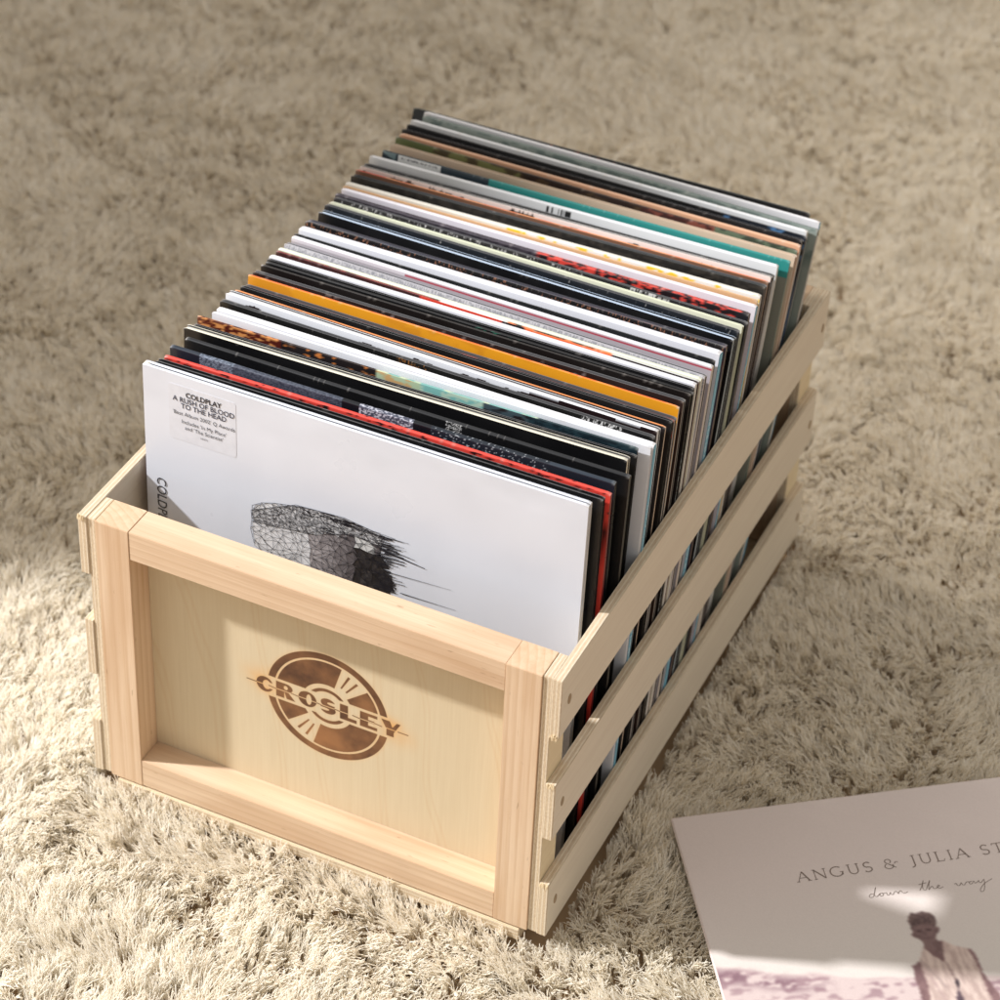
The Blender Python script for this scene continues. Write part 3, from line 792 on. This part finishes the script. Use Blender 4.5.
# =========================================================== THE ALBUM LYING ON THE RUG
AL = .3145
album = empty('album_sleeve', (.2055, .1387, -.0002), (.0181, -.0418, .610))
tag(album, 'dusty pink album sleeve lying on the rug, printed with a man in a vest', 'album')
bm = bmesh.new(); box_bm(bm, 0, AL, -AL, 0, 0, .0030)
bmesh.ops.bevel(bm, geom=bm.edges[:], offset=.0007, segments=3, affect='EDGES')
me = bpy.data.meshes.new('cover'); bm.to_mesh(me); bm.free()
mc, ntc, bc = mat_new('album_card')
nn = noise(ntc, mapping(ntc, (1,1,1)), 900, 2); n2_ = noise(ntc, mapping(ntc, (1,1,1)), 9, 3)
c_ = mixc(ntc, .5, lin((222,209,204)), ramp(ntc, n2_, [(.35, lin((215,200,195))), (.65, lin((229,217,211)))]).outputs[0])
c_ = mixc(ntc, .10, c_, ramp(ntc, nn, [(.35, lin((160,140,130))), (.65, lin((228,214,206)))]).outputs[0])
ntc.links.new(c_, bc.inputs['Base Color']); bc.inputs['Roughness'].default_value = .45; bc.inputs['Specular IOR Level'].default_value = .4
bump(ntc, bc, nn, .06, .0003)
link('cover', me, mc, album)
AZ = .0033
def avec(pts): return [(u/1000, -v/1000) for u, v in pts]
HAIR = [(136.9,119.2),(138.0,114.3),(140.6,112.1),(143.6,113.2),(146.9,111.6),(150.7,113.2),(153.7,114.6),(155.0,117.8),(154.9,122.8),(153.2,127.2),(150.7,124.2),(146.7,122.2),(141.9,122.9),(138.6,123.8),(136.7,125.1)]
FACE = [(136.7,125.1),(138.6,122.8),(141.9,121.9),(146.7,121.2),(150.7,123.2),(153.2,127.2),(155.0,126.2),(155.4,128.9),(154.1,131.7),(152.5,132.4),(150.5,136.1),(153.1,141.4),(151.7,151.0),(147.9,148.4),(140.9,142.5),(141.2,138.0),(139.8,135.1),(136.2,132.6),(135.4,130.5),(137.3,129.2)]
VEST = [(153.7,138.5),(157.8,141.1),(161.3,144.5),(168.6,148.0),(171.0,159.6),(171.2,173.2),(171.3,184.7),(172.8,196.3),(174,230),(134,230),(131.6,201.4),(132.7,187.9),(134.2,173.5),(134.3,153.3),(140.3,142.4),(143.5,147.8),(150.2,156.6)]
CHEST = [(140.3,142.4),(154.0,138.6),(152.5,147.2),(150.7,157.0),(144.4,149.9)]
ARML = [(128.5,157.3),(134.3,153.3),(134.7,171.6),(133.5,188.0),(131.6,201.4),(130,225),(124,222),(125.9,200.6),(127.6,180.1),(127.9,166.8)]
ARMR = [(167.7,147.5),(171.2,149.3),(172.9,156.0),(173.1,169.6),(175.2,179.5),(178.7,189.6),(180,226),(172,226),(171.4,186.6),(171.2,173.2),(171.0,159.6)]
LAP2 = [(153.6,178.6),(154.2,191.1),(152.5,214.4),(146.9,213.1),(150.3,185.4)]
# the photograph printed on the lower part: painted on a fine grid
st = .0006
us = np.arange(.0012, AL-.0011, st); vs_ = np.arange(.0012, AL-.0011, st)
U, Vv = np.meshgrid(us, vs_)
um, vm = U*1000, Vv*1000
base = np.array((222, 209, 204), float)
def mixa(a, b_, t): return a*(1-t[..., None])+np.array(b_, float)*t[..., None]
img = np.zeros(U.shape+(3,)); img[:] = base
img = mixa(img, (211, 206, 198), np.clip((vm-60)/90, 0, 1)*.6)
hor = 136+.30*um-.0005*um**2+5*(fbm(um/22, um*0, 3)-.5)
sand = np.clip((vm-hor)/1.2, 0, 1)
img = mixa(img, (208, 190, 187), sand)
dune = np.clip((fbm(um/9, vm/3.2, 4)-.52)/.08, 0, 1)*np.clip((vm-hor-1)/4, 0, 1)*np.clip(1.15-(vm-hor)/60, 0, 1)
img = mixa(img, (146, 116, 124), dune*.75)
hd = np.exp(-((vm-hor-9)/6)**2)*np.clip((78-um)/30, 0, 1)*np.clip((fbm(um/7+9, vm/4, 3)-.36)/.1, 0, 1)
img = mixa(img, (128, 98, 108), np.clip(hd, 0, 1)*.9)
jit = (fbm(um/1.2, vm/1.2, 2)-.5)*2.0
def fill(poly, col, tex=0, tc=(0,0,0), sc=1.2, amt=.5, j=1.0):
    global img
    m = inside(um+jit*j, vm+jit*j*.6, poly)
    cc = np.zeros(img.shape); cc[:] = col
    if tex: cc = mixa(cc, tc, np.clip((fbm(um/sc, vm/(sc*tex), 3)-.45)/.15, 0, 1)*amt)
    img = np.where(m[..., None], cc, img)
fill(ARML, (136, 108, 108), 3, (110, 84, 86), 2); fill(ARMR, (136, 108, 108), 3, (110, 84, 86), 2)
fill(VEST, (214, 194, 184), 6, (166, 142, 136), 1.6, .55); fill(CHEST, (122, 96, 96), 0, j=.3)
fill(FACE, (130, 106, 104), 1, (104, 82, 82), 2.5, .6, .3); fill(HAIR, (84, 66, 66), 1, (140, 118, 112), .9, .7)
fill([(139.5,127.6),(143.2,127.2),(143.4,128.8),(139.8,129.2)], (84,64,66), j=.2); fill([(146,127.0),(149.8,127.6),(149.6,129.2),(146,128.8)], (84,64,66), j=.2)
fill([(143.2,131.4),(145.4,131.8),(145,132.6),(143,132.2)], (100,78,80), j=.1); fill([(142.4,134.4),(146.4,134.8),(146,135.8),(142.4,135.3)], (94,70,74), j=.1)
fill(LAP2, (92, 76, 84)); fill([(134.9,153),(136.3,152),(147,178),(146,181)], (176,156,150)); fill([(151,157),(152.4,157),(154.8,178),(153.6,179)], (150,126,122))
fill([(156,141),(157,141.6),(160,170),(158.8,172)], (178,156,148)); fill([(154.4,171),(155.2,175),(153.2,181),(152.4,175)], (60,50,56), j=.2)
fill([(136,160),(137,159),(145,196),(143.6,198)], (184,160,156)); fill([(162,150),(163.2,150),(166,190),(164.6,192)], (184,162,154))
for ax_ in (0, 1):                      # the print is soft, like a grainy photograph
    pad = [(0, 0)]*3; pad[ax_] = (2, 2); q_ = np.pad(img, pad, mode='edge'); n_ = img.shape[ax_]
    img = sum(np.take(q_, range(k, k+n_), axis=ax_)*w_ for k, w_ in enumerate((.12, .24, .28, .24, .12)))
img = img+(noise2(um*2.3, vm*2.3)-.5)[..., None]*7
ny, nx = U.shape
V = np.stack([U.ravel(), -Vv.ravel(), np.full(U.size, .0031)], 1)
idx = np.arange(nx*ny).reshape(ny, nx)
F = np.stack([idx[:-1,:-1].ravel(), idx[1:,:-1].ravel(), idx[1:,1:].ravel(), idx[:-1,1:].ravel()], 1)
keepf = (vs_[:-1] > .098)
link('printed_picture', mesh_np('printed_picture', V, F, lin_arr(img).reshape(-1, 4)), M['matte_print'], album)

# thin roman capitals drawn as strokes, baseline at v=.0700
def serif_text(s, x0, base_v, hh, w):
    bm = bmesh.new(); x = x0
    def st_(pts, ww=1.0): ribbon(bm, [(x+p[0]*hh, base_v+p[1]*hh) for p in pts], w*ww)
    def sf(cx, cy, l=.16): st_([(cx-l, cy), (cx+l, cy)], .8)
    adv = {}
    for ch in s:
        if ch == ' ': x += .62*hh; continue
        if ch == 'A': st_([(0,0),(.40,1)], .8); st_([(.40,1),(.80,0)], 1.5); st_([(.16,.36),(.64,.36)], .8); sf(0,0,.12); sf(.80,0,.14); a = 1.02
        elif ch == 'N': st_([(.1,0),(.1,1)], .8); st_([(.1,1),(.80,0)], 1.5); st_([(.80,0),(.80,1)], .8); sf(.1,0,.12); sf(.06,1,.10); sf(.80,1,.12); a = 1.06
        elif ch == 'G': st_(arc(.46,.5,.44,.5,48,330,22), 1.3); st_([(.84,.12),(.84,.42)], 1.3); sf(.80,.42,.14); a = 1.10
        elif ch == 'U': st_([(.12,1),(.12,.36)]+arc(.42,.34,.30,.34,180,360,12)+[(.72,1)], 1.15); sf(.12,1,.13); sf(.72,1,.12); a = 1.0
        elif ch == 'S': st_(arc(.30,.74,.24,.25,30,270,14)+arc(.30,.25,.26,.25,90,-150,14)[1:], 1.3); a = .74
        elif ch == 'J': st_([(.22,1),(.22,.02)]+arc(.04,.02,.18,.22,0,-110,8), 1.3); sf(.22,1,.14); a = .52
        elif ch == 'L': st_([(.12,1),(.12,0)], 1.3); st_([(0,0),(.56,0),(.60,.2)], .9); sf(.12,1,.13); a = .78
        elif ch == 'I': st_([(.14,1),(.14,0)], 1.3); sf(.14,0,.13); sf(.14,1,.13); a = .46
        elif ch == 'T': st_([(.38,1),(.38,0)], 1.3); st_([(.02,.82),(.02,1),(.74,1),(.74,.82)], .9); sf(.38,0,.14); a = .92
        elif ch == 'O': st_(arc(.46,.5,.44,.5,0,360,28), 1.2); a = 1.08
        elif ch == 'E': st_([(.12,1),(.12,0)], 1.3); st_([(0,0),(.56,0),(.60,.18)], .9); st_([(0,1),(.54,1),(.56,.84)], .9); st_([(.12,.52),(.44,.52)], .8); a = .80
        elif ch == '&': st_(arc(.30,.76,.20,.22,-60,250,14)+[(.75,.02)], 1.0); st_(arc(.30,.25,.30,.27,120,395,18), 1.0); st_(arc(.86,.50,.12,.12,200,20,8), .8); a = 1.12
        x += (a+.12)*hh
    return bm, x
_, xe = serif_text('ANGUS & JULIA ST', 0, 0, 1.0, .05)
HH = .0086; kx = 1.157*(.2019-.0731)/(xe*HH)
bm, _ = serif_text('ANGUS & JULIA STONE', 0, 0, HH, .00052)
me = bpy.data.meshes.new('lettering'); bm.to_mesh(me); bm.free()
for v in me.vertices: v.co.x *= kx
o = link('lettering', me, M['inkbrown'], album); o.location = (.0731, -.0727, AZ); o.rotation_euler = (0, 0, .0232)
# handwriting "down the way"
def script(pts, ox, sc=1.0): return [(ox+p[0]*sc, p[1]*sc) for p in pts]
HW = [  # unit: x-height 1
 [(1.2,.9),(.7,1.0),(.2,.7),(.1,.2),(.5,0),(1.0,.3),(1.6,1.6),(2.1,2.7),(1.5,1.4),(1.3,.4),(1.7,.1),(2.3,.6),(2.7,.9),(2.4,.4),(2.6,.05),(3.1,.2),(3.2,.7),(2.8,.9),(3.5,.75),(4.0,.8),(4.0,.2),(4.4,.1),(4.8,.75),(4.9,.2),(5.3,.1),(5.8,.8),(6.3,.7),(6.4,.1),(6.7,.6),(7.2,.85),(7.4,.3),(7.9,.1),(8.6,.3)],
 [(11.2,.2),(12.0,1.4),(12.7,2.9),(12.1,1.3),(12.1,.3),(12.6,.2),(13.2,1.2),(14.1,2.7),(13.6,1.5),(13.2,.1),(13.7,.7),(14.2,.9),(14.3,.3),(14.8,.2),(15.4,.6),(15.8,.9),(15.4,1.0),(15.2,.4),(15.7,.1),(16.5,.4)],
 [(11.4,1.9),(13.2,2.15)],
 [(19.0,.7),(19.5,.9),(19.6,.3),(20.1,.2),(20.6,.9),(20.7,.3),(21.2,.2),(21.8,.9),(22.4,.8),(23.0,.9),(22.5,.8),(22.3,.3),(22.8,.2),(23.4,.9),(23.5,.3),(24.1,.5),(24.5,.9),(24.5,.3),(25.0,.3),(25.7,1.0),(25.4,-.6),(24.8,-2.1),(24.1,-2.3),(24.3,-1.4),(25.6,-.1),(27.5,.9)]]
bm = bmesh.new()
for st0 in HW:
    pts = []
    for i in range(len(st0)-1):
        p0 = st0[max(0,i-1)]; p1 = st0[i]; p2 = st0[i+1]; p3 = st0[min(len(st0)-1,i+2)]
        for k in range(6):
            t = k/6; t2 = t*t; t3 = t2*t
            pts.append(tuple(.5*((2*p1[j])+(-p0[j]+p2[j])*t+(2*p0[j]-5*p1[j]+4*p2[j]-p3[j])*t2+(-p0[j]+3*p1[j]-3*p2[j]+p3[j])*t3) for j in (0,1)))
    pts.append(st0[-1])
    ribbon(bm, [(p[0]*.00315, p[1]*.0031) for p in pts], .00038)
me = bpy.data.meshes.new('handwriting'); bm.to_mesh(me); bm.free()
o = link('handwriting', me, M['inkbrown'], album); o.location = (.1165, -.0945, AZ); o.rotation_euler = (0, 0, .0)

# =========================================================== THE RUG
rug = empty('shaggy_rug', (0, 0, -.0255))
tag(rug, 'thick cream shaggy rug spread under the crate and the album', 'rug')
mb, ntb, bb = mat_new('rug_backing')
bb.inputs['Base Color'].default_value = lin((196, 168, 134)); bb.inputs['Roughness'].default_value = .95
bm = bmesh.new(); box_bm(bm, -1.6, 1.5, -.8, 2.3, -.004, 0)
me = bpy.data.meshes.new('backing'); bm.to_mesh(me); bm.free()
link('backing', me, mb, rug)
mf, ntf, bf = mat_new('floor_boards')
bf.inputs['Base Color'].default_value = lin((120, 90, 64)); bf.inputs['Roughness'].default_value = .6
bm = bmesh.new(); box_bm(bm, -4, 4, -3, 6, -.08, -.0305)
me = bpy.data.meshes.new('floor'); bm.to_mesh(me); bm.free()
tag(link('floor', me, mf), kind='structure')

# pile material
mp_ = bpy.data.materials.new('wool_pile'); mp_.use_nodes = True; nt = mp_.node_tree; nt.nodes.clear()
out = nt.nodes.new('ShaderNodeOutputMaterial'); d = nt.nodes.new('ShaderNodeBsdfDiffuse'); tr = nt.nodes.new('ShaderNodeBsdfTranslucent')
g = nt.nodes.new('ShaderNodeBsdfGlossy'); g.inputs['Roughness'].default_value = .45
hi = nt.nodes.new('ShaderNodeHairInfo')
cr = ramp(nt, hi.outputs['Random'], [(0, lin((240,227,203))), (.3, lin((249,242,228))), (.75, lin((253,248,238))), (1, lin((254,251,245)))])
root_ = ramp(nt, hi.outputs['Intercept'], [(0, lin((222,194,158))), (.55, lin((251,246,234)))])  # browner roots put the warm shadow tint into the fibre colour
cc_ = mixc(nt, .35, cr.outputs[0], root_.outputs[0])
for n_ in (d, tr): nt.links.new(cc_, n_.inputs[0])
g.inputs['Color'].default_value = (.9, .85, .78, 1)
m1 = nt.nodes.new('ShaderNodeMixShader'); m1.inputs[0].default_value = .42; nt.links.new(d.outputs[0], m1.inputs[1]); nt.links.new(tr.outputs[0], m1.inputs[2])
m2 = nt.nodes.new('ShaderNodeMixShader'); m2.inputs[0].default_value = .02; nt.links.new(m1.outputs[0], m2.inputs[1]); nt.links.new(g.outputs[0], m2.inputs[2])
nt.links.new(m2.outputs[0], out.inputs[0])

CAM_P = np.array([.64383, -1.18429, 1.401])
def pile(seed=5):
    r = np.random.default_rng(seed)
    # root sites on a jittered grid, only where the picture (plus a margin) can see them
    poly = [(-1.02, .88), (.05, 1.60), (.50, .95), (.66, .05), (.30, -.16), (-.02, -.36), (-.22, -.34)]
    def grid(step, y0, y1):
        xs = np.arange(-1.1, .8, step); ys = np.arange(y0, y1, step)
        X, Y = np.meshgrid(xs, ys); X = X.ravel()+r.uniform(-.5, .5, X.size)*step*1.2; Y = Y.ravel()+r.uniform(-.5, .5, Y.size)*step*1.2
        k = inside(X, Y, poly)
        return X[k], Y[k]
    pts = []
    X, Y = grid(.0050, -.4, 1.7)
    # thin out with distance from the camera: far tufts are blurred, made of fewer and thicker fibres
    crate_in = (np.abs(X) < .174) & (Y > .001) & (Y < .477)
    X, Y = X[~crate_in], Y[~crate_in]
    dist = np.hypot(X-CAM_P[0], Y-CAM_P[1])
    NP = 5
    P_all, R_all = [], []
    # tuft properties
    ang = 2*PI*fbm(X/.13+3, Y/.13+7, 2)*1.7 + 1.9*(fbm(X/.024, Y/.024, 2)-.5)*2 + r.normal(0, .45, X.size)
    leanm = np.clip(.20+.95*fbm(X/.035+40, Y/.035, 2), .15, .95)*r.uniform(.6, 1.35, X.size)
    ln_ = (.0165+.0150*fbm(X/.026+9, Y/.026+2, 2))*r.uniform(.90, 1.10, X.size)
    # beside the crate the tufts stand up against it
    near = np.maximum(np.abs(X)-.172, np.maximum(-Y, Y-.476)); near = np.clip(1-near/.02, 0, 1)
    leanm *= 1-.7*near; ln_ *= 1-.08*near
    NF = np.where(dist < 1.70, 13, np.where(dist < 2.15, 9, 6))
    yarn = r.random(X.size) < .28
    NF = np.where(yarn, 5, NF)
    T = np.repeat(np.arange(X.size), NF); n = T.size
    s = np.linspace(0, 1, NP)[None, :]
    fat = np.where(dist[T] < 1.75, 1.0, np.where(dist[T] < 2.15, 1.35, 1.8))
    th = r.uniform(0, 2*PI, n); rad = .0028*np.sqrt(r.random(n))
    ox, oy = rad*np.cos(th), rad*np.sin(th)
    L = ln_[T]*r.uniform(.80, 1.12, n)*np.where(yarn[T], .84, 1)
    a = ang[T]+r.normal(0, .28, n)
    le = np.clip(leanm[T]*r.uniform(.7, 1.3, n), .1, 1.3)
    bend = le[:, None]*s**1.25                       # angle from vertical grows towards the tip
    ds = 1/(NP-1)
    hx = np.cumsum(np.sin(bend)*ds, 1)-np.sin(bend[:, :1])*ds; hz = np.cumsum(np.cos(bend)*ds, 1)-ds*np.cos(bend[:, :1])
    clump = (1-.40*np.sin(PI*np.clip(s*1.05, 0, 1))**1.0)*(1+1.1*np.maximum(0, s-.62)/.38*np.where(yarn[T], .1, 1)[:, None])
    ph1, ph2 = r.uniform(0, 2*PI, n), r.uniform(0, 2*PI, n)
    wav = .0011*s*np.where(yarn[T], .4, 1)[:, None]
    PXs = X[T][:, None]+ox[:, None]*clump+np.cos(a)[:, None]*hx*L[:, None]+wav*np.sin(ph1[:, None]+s*7)
    PYs = Y[T][:, None]+oy[:, None]*clump+np.sin(a)[:, None]*hx*L[:, None]+wav*np.cos(ph2[:, None]+s*8)
    PZs = -.0255+hz*L[:, None]
    # nothing pokes through the crate: the pile is pressed sideways along its walls
    inc = (np.abs(PXs) < .1742) & (PYs > -.0012) & (PYs < .4775) & (PZs > -.0125)
    rx_, ry_ = X[T][:, None], Y[T][:, None]
    side_out = np.abs(rx_) > .172
    PXs = np.where(inc & side_out, np.sign(rx_)*(.1744+.002*(1-s)), PXs)
    PYs = np.where(inc & ~side_out & (ry_ < .1), -.0016-.002*(1-s), PYs)
    PYs = np.where(inc & ~side_out & (ry_ > .1), .478, PYs)
    ca, sa = math.cos(.610), math.sin(.610)
    lu = (PXs-.2055)*ca+(PYs-.1387)*sa; lv = -(PXs-.2055)*sa+(PYs-.1387)*ca
    mg = np.minimum(r.exponential(.0011, n), .006)[:, None]-.001
    ina = (lu > mg) & (lu < AL+.002) & (lv < -mg) & (lv > -AL-.002)
    zal = -.0002+.0418*lu+.0181*lv-.0012
    PZs = np.where(ina, np.minimum(PZs, zal), PZs)
    base = np.where(yarn[T], .00080, .00040)*fat*r.uniform(.75, 1.3, n)
    tap = np.where(yarn[T][:, None], np.where(s < .97, 1.0, .55), 1-.45*s)
    RR = base[:, None]*tap
    return np.stack([PXs, PYs, PZs+.0255], 2).reshape(-1, 3), RR.ravel(), n, NP
Pp, Rr, ncur, NP = pile()
print('pile fibres', ncur)
cv = bpy.data.hair_curves.new('pile')
cv.add_curves([NP]*ncur)
cv.attributes['position'].data.foreach_set('vector', Pp.astype(np.float32).ravel())
ra = cv.attributes.get('radius') or cv.attributes.new('radius', 'FLOAT', 'POINT')
ra.data.foreach_set('value', Rr.astype(np.float32))
cv.materials.append(mp_)
po = bpy.data.objects.new('pile', cv); COL.objects.link(po); po.parent = rug; po['kind'] = 'stuff'

# =========================================================== LIGHT
dsun = Vector((.055, .022, -.0435)).normalized()
aim = Vector((0, .2, .1))
def spot(name, pos, to, energy, size, blend, radius, col):
    l = bpy.data.lights.new(name, 'SPOT'); l.energy = energy; l.spot_size = math.radians(size); l.spot_blend = blend
    l.shadow_soft_size = radius; l.color = col
    o = bpy.data.objects.new(name, l); COL.objects.link(o); o.location = pos
    o.rotation_euler = (Vector(to)-Vector(pos)).to_track_quat('-Z', 'Y').to_euler(); return o
SUNP = aim-dsun*6.0
spot('sun_through_window', SUNP, aim, 2550, 40, .3, .13, (.985, .985, 1.0))

# blocker added out of view: its edge throws the soft shade over the far part of the rug
def to_ground(pt): pass
def shade_card(name, ground_pts, dist, thick=.02):
    """opaque added card whose shadow outline on the rug is given; it hangs dist metres up the light path"""
    c = aim-dsun*dist
    vs = []
    for (x, y) in ground_pts:
        P0 = Vector((x, y, 0)); d_ = SUNP-P0
        t = ((c-P0).dot(dsun))/(d_.dot(dsun)); vs.append(P0+d_*t)
    bm = bmesh.new(); a = [bm.verts.new(v) for v in vs]; b_ = [bm.verts.new(v-dsun*thick) for v in vs]
    bm.faces.new(a); bm.faces.new(b_[::-1])
    for k in range(len(a)): bm.faces.new((a[k], b_[k], b_[(k+1)%len(a)], a[(k+1)%len(a)]))
    bmesh.ops.recalc_face_normals(bm, faces=bm.faces[:])
    me = bpy.data.meshes.new(name); bm.to_mesh(me); bm.free()
    o = link(name, me, plain('blocker_paint', (200, 192, 180), .8)); tag(o, kind='structure'); return o
shade_card('shade_blocker', [(-1.9, -.80), (-.333, .152), (.33, .53), (.60, .68), (.60, 2.6), (-1.9, 2.6)], 1.5)
spot('second_pane_light', (-1.9, .9, 2.6), (.30, .76, 0), 230, 18, 1.0, .25, (1, .95, .90))

spot('far_rug_spot', (-2.1, 1.5, 2.9), (.06, 1.27, 0), 170, 9, 1.0, .2, (1, .95, .90))  # soft spot added to brighten the far right of the rug
w = bpy.data.worlds.new('World'); S.world = w; w.use_nodes = True
bg = w.node_tree.nodes['Background']; bg.inputs[0].default_value = (1.0, .935, .86, 1); bg.inputs[1].default_value = .58
# broad fill lamp added on the camera side
def area(name, pos, to, sx, sy, energy, col):
    l = bpy.data.lights.new(name, 'AREA'); l.shape = 'RECTANGLE'; l.size = sx; l.size_y = sy; l.energy = energy; l.color = col
    o = bpy.data.objects.new(name, l); COL.objects.link(o); o.location = pos
    o.rotation_euler = (Vector(to)-Vector(pos)).to_track_quat('-Z', 'Y').to_euler(); return o
area('fill_light', (-1.6, -1.5, 2.6), (0, .3, 0), 1.6, 1.6, 10, (1, .98, .96))

# =========================================================== CAMERA
cam = bpy.data.cameras.new('camera'); co = bpy.data.objects.new('camera', cam); COL.objects.link(co)
co.location = (.64383, -1.18429, 1.401); co.rotation_euler = (.88761, -.04073, .4386)
cam.sensor_width = 36; cam.lens = 2827.13/1000*36
cam.shift_x = -.01491; cam.shift_y = .00750
cam.clip_start = .05; cam.clip_end = 50
cam.dof.use_dof = True; cam.dof.focus_distance = 1.82; cam.dof.aperture_fstop = 8.5
S.camera = co
S.render.engine = 'CYCLES'
S.cycles.diffuse_bounces = 4; S.cycles.transmission_bounces = 4; S.cycles.max_bounces = 8
try: S.cycles_curves.shape = 'RIBBONS'
except Exception: pass
S.view_settings.view_transform = 'Standard'; S.view_settings.look = 'None'
S.view_settings.exposure = 0; S.view_settings.gamma = 1
